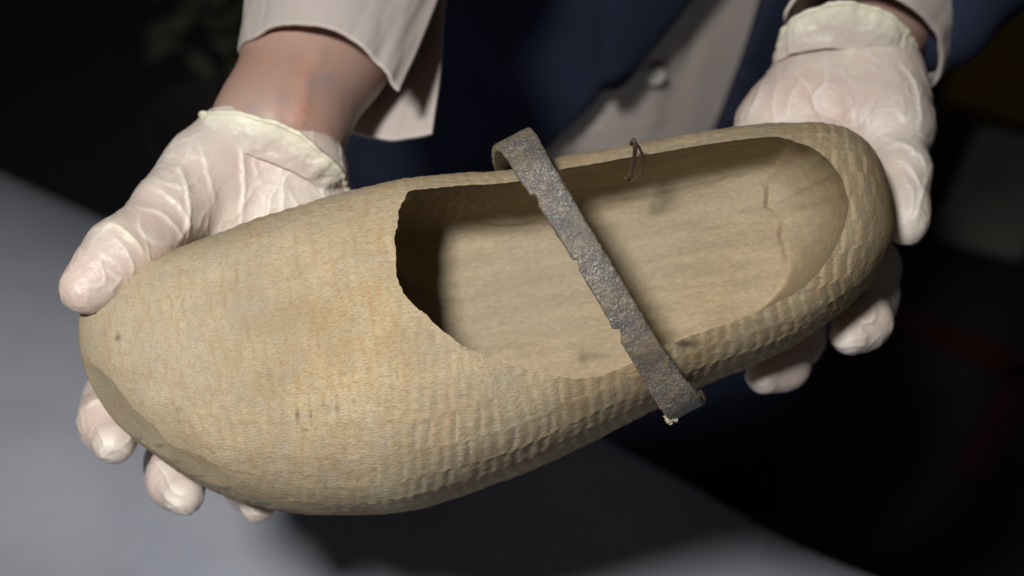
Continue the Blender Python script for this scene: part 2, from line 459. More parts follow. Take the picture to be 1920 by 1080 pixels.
# floor outline: how far each side wall leans in
farw = np.clip(-inw[:, 1]*-1, 0, 1)      # far wall: inward points down (+y)
nearw = np.clip(-inw[:, 1], 0, 1); heelw = np.clip(-inw[:, 0], 0, 1)
lean = farw**1.2*pchip([740, 850, 1000, 1300, 1450, 1560], [18, 66, 84, 72, 76, 90], M2[:, 0])+heelw**1.0*125*np.clip((M2[:, 0]-1380)/190, 0, 1)-nearw*12
off = lean
cenM = np.array([1150, 480.0])
levels = []
levels.append(np.column_stack([M2, np.full(NM, 330.0)]))
levels.append(np.column_stack([M2, zrim+20]))
for t in np.linspace(0.05, 1, 34):
    if t < 1: u = t
    phi = t*math.pi/2
    prog = .25*t+.75*(1-math.cos(phi)); dep = .12*t+.88*math.sin(phi)
    wob = fbm(M2[:, 0]/150+3, t*3.0+M2[:, 1]/300, 0, 41)*7*math.sin(t*math.pi)*(farw > .3)
    step = 5.0*np.tanh((t-.42+.12*vnoise(M2[:, 0]/130, 0, 0, 44))*14)*farw       # ledge left by the hollowing knife
    # knife strokes down the heel wall
    kn = 1.6*np.abs(np.sin((M2[:, 1]*1.0+M2[:, 0]*.4)/15+2*vnoise(M2[:, 1]/40, 0, 0, 45)))*heelw*math.sin(t*math.pi)
    o_ = off*prog+((wob+step)*(1-wh[:, 0])+kn)*min(1, t*6)*(M2[:, 0] > 760)
    P = M2+inw_h*o_[:, None]
    levels.append(keep_inside(np.column_stack([P, zrim+(zfl-zrim)*dep]), 8+24*np.clip((t-.02)*4, 0, 1)))
last = levels[-1].copy()
kq = np.exp(-(np.arange(-60, 61)/28.)**2); kq /= kq.sum()
lastS = np.stack([np.convolve(np.concatenate([last[-60:, c_], last[:, c_], last[:60, c_]]), kq, 'valid') for c_ in (0, 1)], -1)
for r in list(np.linspace(.97, .06, 40)):
    wv = np.clip((r-.84)/.14, 0, 1); wv = wv*wv*(3-2*wv)
    P = cenM+((last[:, :2]*wv+lastS*(1-wv))-cenM)*r
    zz = prof(ZB, P[:, 0])+pchip([700, 1100, 1350, 1500, 1600], [75, 108, 150, 165, 165], P[:, 0])-22*(1-r**6)
    zz = zz+2.4*fbm(P[:, 0]/120, P[:, 1]/26, 0, 51)
    levels.append(np.column_stack([P, zz]))
V, F = loft(np.stack(levels)); cutB = mesh('cutB', W(V), F); fix_normals(cutB)
# ---- the hidden toe hollow
xa = np.linspace(0, 1, 130); xa = 300+(1060-300)*(1-np.cos(xa*math.pi))/2; xa[0] += .5; xa[-1] -= .5
e = np.clip(1-((xa-680)/382)**4, 0.0001, 1)**.5
TA = pchip([300, 500, 700, 760, 800, 900, 1000, 1300, 1560], [50, 45, 42, 60, 86, 104, 112, 118, 110], xa)+prof(TOPL, xa)
BA = prof(BOTL, xa)-pchip([300, 500, 700, 900, 1100, 1300, 1560], [50, 45, 60, 70, 92, 88, 90], xa)
mid = (TA+BA)/2; TA = mid+(TA-mid)*e; BA = mid+(BA-mid)*e
zfa = pchip([300, 500, 690, 760, 850, 950, 1560], [-30, 45, 112, 112, 20, -100, -200], xa)
zba = prof(ZB, xa)+pchip([300, 700, 1100, 1500, 1600], [80, 66, 62, 62, 70], xa)
zm = (zfa+zba)/2; zfa = zm+(zfa-zm)*e; zba = zm+(zba-zm)*e
ra = np.stack([ring(xa[i], TA[i], BA[i], zfa[i], zba[i], 3.0, .16, 160) for i in range(len(xa))])
ra = np.stack([keep_inside(q_, 38) for q_ in ra])
V, F = loft(ra); cutA = mesh('cutA', W(V), F); fix_normals(cutA)
shoe = boolean(outer, cutB); shoe = boolean(shoe, cutA)
print('shoe faces', len(shoe.polygons))
# smooth shading with a crisp but worn rim
bm = bmesh.new(); bm.from_mesh(shoe)
for f in bm.faces: f.smooth = True
for ed in bm.edges:
    if len(ed.link_faces) == 2 and ed.calc_face_angle(0) > R(38): ed.smooth = False
bm.to_mesh(shoe); bm.free()
shoe.materials.clear(); shoe.materials.append(WOOD)
co = np.zeros(len(shoe.vertices)*3); shoe.vertices.foreach_get('co', co); co = co.reshape(-1, 3)
px, py = project(co); dz = (DIST-(co-CAM)@FWD)/S
st = np.zeros(len(co))
def spot(x, y, rx, ry, a, zmin=-50, zmax=999):
    d = ((px-x)/rx)**2+((py-y)/ry)**2
    n = .75+.4*fbm(px/4, py/6, 0, 99)
    return a*np.exp(-d)*np.clip(n*1.8-.25, 0, 1)*((dz > zmin) & (dz < zmax))
for a in [(221,633,6,8,.7),(155,637,3,3,.6),(248,732,7,4,.2),(383,762,5,3,.25)]: st += spot(*a)
for a in [(558,778,2.2,10,1.2),(584,778,1.8,6,1.0),(616,768,1.6,9,.8),(632,766,1.8,9,1.2),(664,752,1.8,6,.9),(689,748,1.5,5,.7),(610,912,3,7,.5)]: st += spot(*a)
for a in [(575,806,10,2,.5),(300,836,9,3,.6),(330,866,12,3,.5),(372,893,10,3,.5),(262,822,5,3,.6),(880,655,5,3,.8),(866,648,4,5,.5),(955,868,12,2,.5),(868,742,12,2,.4),(1010,835,14,2,.4),(420,915,12,3,.5),(700,905,10,2,.4),(790,890,12,2,.35),(335,768,6,4,.3),(505,700,4,8,.3)]: st += spot(*a, zmin=-999)
st += spot(1114,668,30,10,.35,-999,-100)+spot(1092,672,8,14,.4,-999,-100)
st += spot(1285,645,22,7,.9)+spot(1190,668,25,8,.25)
set_attr(shoe, 'stain', np.clip(st, 0, 1))
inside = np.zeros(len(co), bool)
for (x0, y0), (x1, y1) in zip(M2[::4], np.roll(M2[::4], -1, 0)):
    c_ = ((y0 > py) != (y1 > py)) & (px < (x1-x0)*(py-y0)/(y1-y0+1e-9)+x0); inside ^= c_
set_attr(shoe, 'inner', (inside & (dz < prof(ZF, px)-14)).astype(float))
ax_dir = Vector(W(np.array([1600, 420, -80.]))-W(np.array([250, 660, -80.]))).normalized()
zc_ = -Vector(FWD); yc = zc_.cross(ax_dir).normalized(); zc_ = ax_dir.cross(yc)
rot = Matrix((ax_dir, yc, zc_)).transposed()
clog = thing('wooden_clog', W(np.array([880, 620, -380.])), 'pale carved wooden clog with an iron band over its mouth, held in both gloved hands', 'clog', rot)
link('shoe_body', shoe, clog)

# ---- iron band over the instep
path = np.array([(976,312,-190),(966,306,-140),(959,288,-75),(958,268,-8),(966,262,32),(984,286,62),(1002,318,92),(1042,380,118),(1088,454,130),(1145,548,126),(1200,642,102),(1238,703,62),(1262,738,38),(1277,757,8),(1286,766,-35),(1290,764,-90),(1286,752,-150)], float)
pp = catmull(path, 620)
hw = pchip([0, .18, .3, .5, .7, .85, 1], [38, 38, 35, 30, 31, 37, 36], np.linspace(0, 1, 620))
dxy = np.array([.47, .88]); acr = np.array([.88, -.47, 0.0])
tg = np.gradient(pp, axis=0); tg /= np.linalg.norm(tg, axis=1)[:, None]
acr3 = acr-(tg@acr)[:, None]*tg; acr3 /= np.linalg.norm(acr3, axis=1)[:, None]
nor = np.cross(acr3, tg); nor *= np.sign((nor*np.array([0, 0, 1.])).sum(1).mean())
L = np.zeros(620)
# notches broken out of the left edge
def at_y(y, seg=(80, 560)):
    lead = pp[seg[0]:seg[1], 1]+.47*28
    return seg[0]+int(np.argmin(np.abs(lead-y)))
nt = np.zeros(620)
for y, dpt, wd in ((366, 9, 12), (489, 8, 10), (619, 11, 14)):
    k = at_y(y); i = np.arange(620)-k
    nt += dpt*np.where(i < 0, np.clip(1+i/3., 0, 1), np.clip(1-(i/wd), 0, 1)**.7)
edgeL = nt+1.6*fbm(np.arange(620)/7., 0, 0, 3)+1.2*fbm(np.arange(620)/2.5, 0, 0, 4)
edgeR = 1.6*fbm(np.arange(620)/6., 0, 0, 13)+1.0*fbm(np.arange(620)/2.5, 0, 0, 14)
th = np.linspace(0, 2*math.pi, 64, endpoint=False)
sc = np.sign(np.cos(th))*np.abs(np.cos(th))**(2/7.); sn = np.sign(np.sin(th))*np.abs(np.sin(th))**(2/4.)
TH = 7.5
rr = np.zeros((620, 64, 3)); eg = np.zeros((620, 64))
for j in range(64):
    u = sc[j]
    ext = np.where(u > 0, u*(hw+edgeR), u*(hw-edgeL))
    rr[:, j] = pp+acr3*ext[:, None]+nor*(sn[j]*TH)[..., None]
    eg[:, j] = abs(u) > .97
hh = 1.3*fbm(rr[..., 0]/16, rr[..., 1]/16, rr[..., 2]/30, 61)+.9*fbm(rr[..., 0]/5, rr[..., 1]/5, rr[..., 2]/9, 62)
rr += nor[:, None, :]*hh[..., None]*(sn[None, :, None] > 0)
V, F = loft(rr); band = mesh('instep_band', W(V), F, IRON); fix_normals(band)
set_attr(band, 'edge', np.concatenate([eg.reshape(-1)*.7, [0, 0]]))
link('instep_band', band, clog, label='narrow rusty iron band with three notches in its edge, bent over both sides')

def tube(pts, r, n=60, m=10, taper=None, noise=0):
    P = catmull(pts, n)
    t = np.gradient(P, axis=0); t /= np.linalg.norm(t, axis=1)[:, None]+1e-9
    a = np.cross(t, [0.3, .2, 1.]); a /= np.linalg.norm(a, axis=1)[:, None]+1e-9
    b = np.cross(t, a)
    th = np.linspace(0, 2*math.pi, m, endpoint=False)
    rad = np.full(n, r) if taper is None else taper(np.linspace(0, 1, n))*r
    if noise: rad = rad*(1+noise*fbm(np.arange(n)/3., 0, 0, 7))
    return P[:, None]+(a[:, None]*np.cos(th)[None, :, None]+b[:, None]*np.sin(th)[None, :, None])*rad[:, None, None]
RUST = plain('rusty_wire', (.10, .06, .04), .7)
V, F = loft(tube([(1172,335,-75),(1178,333,-62),(1184,318,-45),(1189,296,-10),(1191,276,30),(1190,265,42),(1187,264,36),(1184,270,10)], 4.3, noise=.3))
shadow_strand, F2 = loft(tube([(1174,336,-76),(1186,338,-72),(1202,326,-52),(1207,304,-20),(1200,280,20),(1191,267,40)], 2.6, noise=.3))  # the wire's faint shadow loop, modelled as a thinner second strand
F = F+[tuple(i+len(V) for i in f) for f in F2]; V = np.vstack([V, shadow_strand])
wire = mesh('wire_loop', W(V), F, RUST); fix_normals(wire); link('wire_loop', wire, clog, label='thin bent rusty wire hooked over the far edge of the mouth, its faint shadow modelled as a second strand')
FIB = plain('dry_fibre', (.5, .42, .28), .9)
for pts in ([(1248,764,-20),(1252,776,-24),(1256,788,-28),(1258,795,-30)], [(1256,782,-26),(1263,786,-30),(1269,788,-33)], [(1250,772,-22),(1249,782,-22),(1254,792,-24)]):
    V, F = loft(tube(pts, 4.2, 24, 8, noise=1.0)); m = mesh('fibre', W(V), F, FIB); fix_normals(m); link('fibre', m, clog)

# ================================================================== THE PERSON
person = thing('person', on_plane(1150, 300, 0.0)*np.array([1, 0, 0])+np.array([0, .42, 0]), 'person in a navy jacket and pale shirt holding the clog out in white latex gloves', 'person')
# ---- body: torso and both arms as one skin
TX = 0.03
def wp(x, y, z): return np.array([x, y, z])
hips = [('e', wp(TX, .45, .62), (.165, .10, .14), np.eye(3)), ('c', wp(TX-.085, .45, .60), wp(TX-.095, .47, .40), .085, .055), ('c', wp(TX+.085, .45, .60), wp(TX+.095, .47, .40), .085, .055),
        ('c', wp(TX-.095, .47, .40), wp(TX-.10, .49, .09), .055, .036), ('c', wp(TX+.095, .47, .40), wp(TX+.10, .49, .09), .055, .036),
        ('c', wp(TX-.10, .49, .06), wp(TX-.12, .33, .04), .035, .028), ('c', wp(TX+.10, .49, .06), wp(TX+.12, .33, .04), .035, .028)]
torso = [('e', wp(TX, .43, 1.02), (.165, .105, .40), np.eye(3)), ('e', wp(TX, .42, 1.27), (.185, .11, .20), np.eye(3)),
         ('c', wp(TX, .42, 1.40), wp(TX, .40, 1.54), .055, .052)]
shL, shR = wp(TX-.19, .43, 1.40), wp(TX+.19, .43, 1.40)
elL, elR = W(np.array([860, -560, -1250.])), W(np.array([1900, -420, -1250.]))
mL = W(np.array([603, 80, -590.])); mR = W(np.array([1700, -60, -950.]))
armL = [('c', shL, elL, .05, .042), ('c', elL, mL, .036, .0262), cap((603, 80, -590), (522, 245, -445), 133, 117), cap((522, 245, -450), (495, 330, -440), 116, 82)]
armR = [('c', shR, elR, .05, .042), ('c', elR, mR, .036, .025), cap((1700, -60, -950), (1615, 120, -760), 108, 88), cap((1615, 120, -760), (1600, 230, -700), 86, 66)]
P, F = sdf_mesh('body', torso+armL+armR+hips, .0036, .010)
N = normals_of(P, F)
bx, by = project(P); fc = (N@-FWD) > 0.1
def poly_d(px, py, pts):
    d = np.full(px.shape, 1e9)
    for (x0, y0), (x1, y1) in zip(pts[:-1], pts[1:]):
        vx, vy = x1-x0, y1-y0; h = np.clip(((px-x0)*vx+(py-y0)*vy)/(vx*vx+vy*vy), 0, 1)
        d = np.minimum(d, np.hypot(px-x0-h*vx, py-y0-h*vy))
    return d
vein = 1.0*np.exp(-(poly_d(bx, by, [(470,205),(520,195),(555,180),(575,163),(620,148)])/5)**2)*fc
tend = np.exp(-(poly_d(bx, by, [(600,90),(572,150),(560,230)])/9)**2)*fc
tend2 = np.exp(-(poly_d(bx, by, [(540,100),(520,170),(505,230)])/11)**2)*fc
P = P+N*(vein*.0006+tend*.0012+tend2*.0006)[:, None]
me = mesh('body', P, F, SKIN)
set_attr(me, 'vein', vein); set_attr(me, 'flush', np.clip(.55*np.exp(-(poly_d(bx, by, [(578,120),(560,165),(572,215)])/14)**2)+.35*np.exp(-(((bx-560)/50)**2+((by-215)/25)**2)), 0, 1)*fc)
link('body', me, person)

# ---- gloves
def glove(prims, creases, name, label, seed, wr_amp, tipcrease=None):
    P, F = sdf_mesh(name, prims, .00062, .0085)
    N = normals_of(P, F)
    gx, gy = project(P)
    fz = np.clip((N@-FWD)*2, 0, 1)
    q = P/.001
    # loose latex: ridged wrinkles
    wx = fbm(q[:, 0]/26, q[:, 1]/26, q[:, 2]/26, seed)*14; wy = fbm(q[:, 0]/26+9, q[:, 1]/26, q[:, 2]/26, seed+1)*14
    r1 = 1-np.abs(fbm((q[:, 0]+wx)/11, (q[:, 1]+wy)/17, (q[:, 2]+wx)/17, seed+2, 2))*4.2
    r2 = 1-np.abs(fbm((q[:, 0]+wy)/15, (q[:, 1]+wx)/8, (q[:, 2]+wy)/9, seed+4, 2))*4.2
    r1 = np.clip(r1, 0, 1)**3; r2 = np.clip(r2, 0, 1)**3
    m = np.clip(.5+vnoise(q[:, 0]/22, q[:, 1]/22, q[:, 2]/22, seed+6), 0, 1)
    d = wr_amp*(r1*m+r2*(1-m)*.8)+.0005*fbm(q[:, 0]/14, q[:, 1]/14, q[:, 2]/14, seed+8)
    fold = .2*np.clip(r1*m+r2*(1-m), 0, 1); roll = np.zeros(len(P))
    for pts, wd, h, kind in creases:
        h *= .85
        pts = catmull(pts, max(10, len(pts)*6))
        lo, hi = pts.min(0)-5*wd, pts.max(0)+5*wd
        s = (gx > lo[0]) & (gx < hi[0]) & (gy > lo[1]) & (gy < hi[1]) & (fz > 0)
        X_ = gx[s]+2.5*fbm(gx[s]/16, gy[s]/16, 0, seed+31, 2); Y_ = gy[s]+2.5*fbm(gx[s]/16, gy[s]/16, 0, seed+32, 2)
        dd = np.full(X_.shape, 1e9); al = np.zeros(X_.shape); sd = np.zeros(X_.shape); ns = len(pts)-1
        for k_, ((x0, y0), (x1, y1)) in enumerate(zip(pts[:-1], pts[1:])):
            vx, vy = x1-x0, y1-y0; hh_ = np.clip(((X_-x0)*vx+(Y_-y0)*vy)/(vx*vx+vy*vy), 0, 1)
            q_ = np.hypot(X_-x0-hh_*vx, Y_-y0-hh_*vy); b_ = q_ < dd
            dd = np.where(b_, q_, dd); al = np.where(b_, (k_+hh_)/ns, al); sd = np.where(b_, np.sign(vx*(Y_-y0)-vy*(X_-x0)), sd)
        ww = np.where(sd > 0, wd*.55, wd*1.7)          # steep on one side, draped on the other
        gss = np.exp(-(dd/ww)**1.3)*np.sin(np.clip(al*.9+.05, 0, 1)*math.pi)**.6*fz[s]
        d[s] += gss*h
        if h > 0: fold[s] = np.maximum(fold[s], np.clip(gss, 0, 1)*.42)
        if kind == 'roll': roll[s] = np.maximum(roll[s], .7*np.clip(gss, 0, 1))
    P = P+N*d[:, None]
    me = mesh(name, P, F, GLOVE)
    tips = np.zeros(len(P))
    set_attr(me, 'fold', np.clip(fold, 0, 1)); set_attr(me, 'roll', roll)
    o = link(name, me, person, label=label)
    return o
# hand at the toe (palm up, thumb at the outer side)
LP = []
LP += chain([(470,290,-395),(420,400,-370),(370,560,-440)], [98,98,60])
LP += chain([(545,305,-395),(530,430,-390),(450,650,-460)], [92,96,60])
LP += chain([(585,330,-400),(590,450,-410),(560,700,-470)], [60,78,58])
LP += chain([(420,275,-380),(380,325,-325),(318,396,-240),(262,455,-165)], [66,72,64,57])
LP += chain([(262,455,-165),(222,480,-125),(176,528,-92),(154,544,-78)], [57,57,46,39])
LP += chain([(370,560,-440),(270,670,-470),(214,750,-400),(203,790,-320),(214,828,-250)], [58,54,49,47,42])
LP += chain([(430,640,-460),(360,790,-500),(328,870,-430),(330,900,-350),(345,928,-280)], [58,54,48,46,39])
LP += chain([(510,690,-470),(485,850,-510),(470,905,-430),(484,945,-310)], [56,52,44,34])
LP += chain([(580,700,-470),(600,840,-500),(610,880,-420),(610,890,-340)], [52,50,42,32])
LC = [  # creases seen in the latex (photo pixels)
 ([(190,430),(215,425),(245,448),(275,480)], 7, .0016, 'roll'),
 ([(212,448),(235,470),(247,500),(246,512)], 5, .0014, ''),
 ([(200,505),(215,520),(228,530)], 5, .0005, ''), ([(178,470),(210,490),(232,512)], 4, .0004, ''),
 ([(262,390),(300,400),(330,430),(345,455)], 5, .0010, ''), ([(285,352),(320,372),(345,405),(352,445)], 5, .0010, ''),
 ([(330,310),(345,340),(352,380),(348,420),(330,460)], 5, .0011, ''), ([(300,340),(330,350),(352,352),(372,330)], 4, .0006, ''),
 ([(372,268),(385,310),(395,355),(400,380)], 5, .0008, ''), ([(450,240),(452,300),(455,360),(450,430)], 5, .0013, ''),
 ([(528,310),(520,345),(505,372),(500,410)], 5, .0013, ''), ([(560,318),(535,330),(528,370),(532,400)], 5, .0011, ''),
 ([(590,320),(600,345),(606,375)], 5, .0010, ''), ([(440,218),(452,245),(470,262)], 4, .0007, ''),
 ([(400,240),(440,252),(500,258),(560,280),(600,310)], 6, -.0008, ''),
 ([(355,262),(345,300),(320,330)], 5, .0006, ''), ([(262,400),(262,430),(290,455),(320,460)], 5, .0007, ''),
 ([(140,540),(150,552),(158,548)], 4, .0004, ''),
 ([(160,765),(185,755),(215,762),(232,780)], 6, .0016, ''), ([(180,800),(195,830),(190,850),(210,862)], 5, .0009, ''),
 ([(195,848),(225,842),(248,852)], 5, .0007, ''), ([(288,860),(310,890),(325,920),(345,930)], 6, .0011, ''), ([(300,920),(320,940),(345,955)], 5, .0009, ''),
 ([(455,948),(475,962),(500,968)], 5, .0007, ''),
]
GL = glove(LP, LC, 'glove', 'wrinkled latex glove on the hand under the toe, its thumb along the toe', 100, .0005)
# hand at the heel
RP = []
RP += chain([(1600,150,-640),(1560,220,-600),(1470,380,-610)], [98,104,60])
RP += chain([(1625,140,-640),(1640,230,-590),(1560,420,-600)], [98,92,58])
RP += chain([(1520,165,-640),(1462,240,-600),(1400,400,-610)], [84,76,52])
RP += chain([(1655,165,-640),(1690,240,-600)], [74,52])
RP += chain([(1655,160,-610),(1678,240,-540),(1694,320,-450),(1698,385,-400)], [66,54,44,36])
RP += chain([(1698,385,-400),(1700,415,-380),(1699,428,-372)], [36,30,25])
RP += chain([(1560,420,-600),(1634,500,-620),(1632,560,-560),(1620,602,-430),(1593,628,-385)], [52,46,44,44,37])
RP += chain([(1480,430,-600),(1492,590,-640),(1490,640,-590),(1470,682,-460),(1432,705,-410)], [50,45,44,42,35])
RP += chain([(1420,420,-600),(1390,560,-630),(1370,620,-560),(1350,630,-480)], [50,48,40,32])
RC = [
 ([(1545,95),(1548,150),(1525,185),(1540,225)], 5, .0010, ''), ([(1480,130),(1510,160),(1535,200)], 5, .0008, ''),
 ([(1430,140),(1420,180),(1400,220)], 5, .0008, ''), ([(1460,150),(1450,190),(1452,230)], 5, .0007, ''), ([(1500,150),(1480,190),(1475,225)], 4, .0006, ''),
 ([(1690,120),(1712,150),(1722,190),(1722,240)], 6, .0012, ''), ([(1680,200),(1695,225),(1715,215)], 5, .0008, ''),
 ([(1660,280),(1690,272),(1720,290),(1735,320)], 5, .0011, ''), ([(1668,300),(1700,310),(1722,345),(1725,375)], 5, .0012, ''),
 ([(1690,330),(1710,365),(1708,400)], 5, .0012, ''), ([(1738,330),(1725,370),(1716,410)], 5, .0012, ''),
 ([(1640,250),(1655,262),(1680,268)], 5, .0006, ''), ([(1600,200),(1603,230),(1602,250)], 4, .0004, ''), ([(1625,205),(1628,240),(1625,258)], 4, .0004, ''),
 ([(1560,640),(1580,650),(1610,648)], 5, .0009, ''), ([(1610,600),(1632,605),(1642,590)], 6, .0012, ''), ([(1400,715),(1430,722),(1450,712)], 5, .0007, ''),
]
GR = glove(RP, RC, 'glove', 'wrinkled latex glove on the hand under the heel, its thumb behind the heel', 300, .0005)

def sheet_rings(r0, r1, n, m, bulge=0.0, seed=0, wr=0.0, closed=True):
    """cloth between two 3-D curves; small folds"""
    A = catmull(r0, m, closed); B = catmull(r1, m, closed)
    out = []
    c = A.mean(0)
    for i in range(n):
        t = i/(n-1)
        P = A*(1-t)+B*t
        r = P-P.mean(0); rn = r/(np.linalg.norm(r, axis=1)[:, None]+1e-9)
        ph = np.arange(m)/m*2*math.pi
        f = wr*(fbm(np.cos(ph)*4, np.sin(ph)*4+t*.6, t*1.5, seed, 3))*(1 if closed else 1)
        out.append(P+rn*(bulge*math.sin(t*math.pi)+f)[:, None] if np.ndim(f) else P+rn*(bulge*math.sin(t*math.pi)))
    return np.stack(out)
def add_cloth(name, rings, mat, parent, thick, closed=True, attrs=None, **props):
    V, F = loft(rings, cap=False, closed=closed)
    me = mesh(name, W(V), F, mat)
    if attrs:
        for k, v in attrs.items(): set_attr(me, k, v)
    o = link(name, me, parent, **props)
    if thick:
        md = o.modifiers.new('solid', 'SOLIDIFY'); md.thickness = thick; md.offset = 0
    return o
# ---- glove cuffs: flared latex with a rolled bead
def cuff(r_in, r_bead, seed, label, hand):
    n, m = 26, 200
    rg = sheet_rings(r_in, r_bead, n, m, 2.0, seed, 9.0)
    ph_ = np.arange(m)/m*2*math.pi
    for i in range(n):
        t = i/(n-1); cc = rg[i].mean(0); rn = (rg[i]-cc)/np.linalg.norm(rg[i]-cc, axis=1)[:, None]
        rg[i] = rg[i]+rn*(3.2*(1-np.abs(fbm(np.cos(ph_)*11, np.sin(ph_)*11+t*1.2, t*3, seed+20, 2))*3).clip(0, 1)*math.sin(min(1, t*1.2)*math.pi)+t*t*4.5*fbm(np.cos(ph_)*7, np.sin(ph_)*7, 0, seed+30, 2))[:, None]
    fold = np.repeat((np.linspace(0, 1, n)**2*.5), m); roll = np.repeat(np.clip(np.linspace(-.9, 1.2, n), 0, 1)*.8, m)
    o = add_cloth('glove_cuff', rg, GLOVE, person, .0007, attrs={'fold': fold, 'roll': roll}, label=label)
    edge = rg[-1]
    P = edge; t = np.roll(P, -1, 0)-np.roll(P, 1, 0); t /= np.linalg.norm(t, axis=1)[:, None]
    a = np.cross(t, [0, 0, 1.0]); a /= np.linalg.norm(a, axis=1)[:, None]+1e-9; b = np.cross(t, a)
    th = np.linspace(0, 2*math.pi, 10, endpoint=False)
    rad = 5.0*(1+.35*fbm(np.cos(np.arange(m)/m*6.283)*9, np.sin(np.arange(m)/m*6.283)*9, 0, seed+2))
    tb = P[:, None]+(a[:, None]*np.cos(th)[None, :, None]+b[:, None]*np.sin(th)[None, :, None])*rad[:, None, None]
    tb = np.vstack([tb, tb[:1]])
    V, F = loft(tb, cap=False); me = mesh('rolled_bead', W(V), F, GLOVE)
    me2 = me; set_attr(me, 'roll', np.full(len(me.vertices), .85)); set_attr(me, 'fold', np.full(len(me.vertices), .5))
    me.transform(o.matrix_world.inverted() if False else Matrix.Identity(4))
    b_ = bpy.data.objects.new('rolled_bead', me); C.collection.objects.link(b_); b_.parent = hand; o.parent = hand
    me.transform(person.matrix_world.inverted())
    return o
bead = [(372,245,-400),(380,220,-345),(402,211,-290),(450,213,-262),(500,226,-250),(552,246,-248),(600,284,-262),(636,318,-300),(650,350,-360),(636,372,-430),(590,356,-500),(520,305,-540),(440,262,-520),(385,255,-460)]
inn = [(352,300,-400),(362,282,-345),(395,276,-300),(445,284,-278),(495,300,-276),(540,318,-280),(580,340,-296),(606,362,-330),(612,382,-385),(600,392,-440),(560,385,-490),(500,350,-510),(430,315,-490),(375,306,-450)]
cuff(inn, bead, 5, 'flared cuff of the glove under the toe, with a yellowish rolled edge', GL)
bead2 = [(1462,78,-640),(1470,55,-580),(1500,28,-530),(1550,10,-505),(1605,8,-495),(1655,22,-500),(1695,52,-530),(1716,88,-590),(1722,125,-660),(1700,130,-740),(1640,90,-790),(1560,70,-790),(1490,80,-730)]
inn2 = [(1452,130,-640),(1462,112,-590),(1495,98,-555),(1545,92,-535),(1600,92,-528),(1650,104,-535),(1690,128,-560),(1712,160,-610),(1715,180,-660),(1695,185,-710),(1640,150,-745),(1560,130,-745),(1490,135,-700)]
cuff(inn2, bead2, 9, 'flared cuff of the glove under the heel, with a yellowish rolled edge', GR)

# ---- shirt front and jacket (built from the same torso, let out)
def grow(pr, d):
    return [('c', p[1], p[2], p[3]+d, p[4]+d) if p[0] == 'c' else ('e', p[1], tuple(r+d for r in p[2]), p[3]) for p in pr]
def plane_cut(P, n, D, ax, sign):
    pass
eye3 = CAM
def ray_plane_normal(a, b):
    """plane through the camera's line of two photo points; used only to find where the jacket edge runs"""
    va = W(np.array([*a, 0.]))-CAM; vb = W(np.array([*b, 0.]))-CAM
    n = np.cross(va, vb); return n/np.linalg.norm(n)
# edges of the jacket on the torso front (world): found once from the photo at y = .30
def at_depth(px, py, y):
    dr = W(np.array([px, py, 0.0]))-CAM
    return CAM+dr*((y-CAM[1])/dr[1])
eA0, eA1 = at_depth(1290, 0, .312), at_depth(1060, 290, .312)
eA0 = eA0-[.005, 0, 0]; eA1 = eA1-[.004, 0, 0]
eB0, eB1 = at_depth(1450, 0, .312), at_depth(1382, 225, .312)
def jx(e0, e1, z): return e0[0]+(e1[0]-e0[0])*(z-e0[2])/(e1[2]-e0[2])
def jacket_post(D, ax):
    X, Y, Z = np.meshgrid(*ax, indexing='ij', sparse=True)
    l = jx(eA0, eA1, Z); r = jx(eB0, eB1, Z)
    gap = np.maximum(l-X, X-r)*.8            # negative inside the open wedge
    gap = np.maximum(gap, Y-.40)
    D = np.maximum(D, -gap)
    D = np.maximum(D, .62-Z+0*X+0*Y)         # hem
    D = np.maximum(D, Z-1.46+0*X+0*Y)
    return D
sl_end = W(np.array([1725, 25, -850.])); slm = W(np.array([1840, -140, -1010.]))
jk = grow(torso[:2], .022)+[('c', shL, elL, .066, .060), ('c', shR, elR, .066, .060), ('c', elR, slm, .055, .031), ('c', slm, W(np.array([1752, 14, -900.])), .032, .0262),
      ('c', elL, W(np.array([760, -260, -950.])), .060, .05)]
P, F = sdf_mesh('jacket', jk, .0042, .03, jacket_post)
N = normals_of(P, F)
P = P+N*(.0035*fbm(P[:, 0]/.05, P[:, 1]/.05, P[:, 2]/.11, 9))[:, None]
JACKET = link('jacket', mesh('jacket', P, F, NAVY), person)
def shirt_post(D, ax):
    X, Y, Z = np.meshgrid(*ax, indexing='ij', sparse=True)
    return np.maximum(np.maximum(D, .64-Z+0*X+0*Y), Z-1.44+0*X+0*Y)
P, F = sdf_mesh('shirt', grow(torso[:2], .006), .0042, .03, shirt_post)
N = normals_of(P, F)
# button band: a raised strip down the front
pl0, pl1 = at_depth(1330, 0, .32), at_depth(1225, 290, .32)
sx = P[:, 0]-jx(pl0, pl1, P[:, 2])
P = P+N*(.0025*fbm(P[:, 0]/.035, P[:, 1]/.035, P[:, 2]/.14, 19)+.0016*((sx < 0) & (sx > -.034) & (P[:, 1] < .40)))[:, None]
SHIRT_O = link('shirt', mesh('shirt', P, F, SHIRT), person)
P, F = sdf_mesh('trousers', grow(hips[:5], .012), .007, .02, lambda D, ax: np.maximum(D, .075-np.meshgrid(*ax, indexing='ij', sparse=True)[2]))
link('trousers', mesh('trousers', P, F, NAVY), person)
SHOE = plain('black_leather', (.012, .012, .012), .4)
for h_ in hips[5:]:
    P, F = sdf_mesh('shoe', grow([h_], .008), .005, .02); P[:, 2] = np.maximum(P[:, 2], .003)
    link('shoe', mesh('shoe', P, F, SHOE), person)
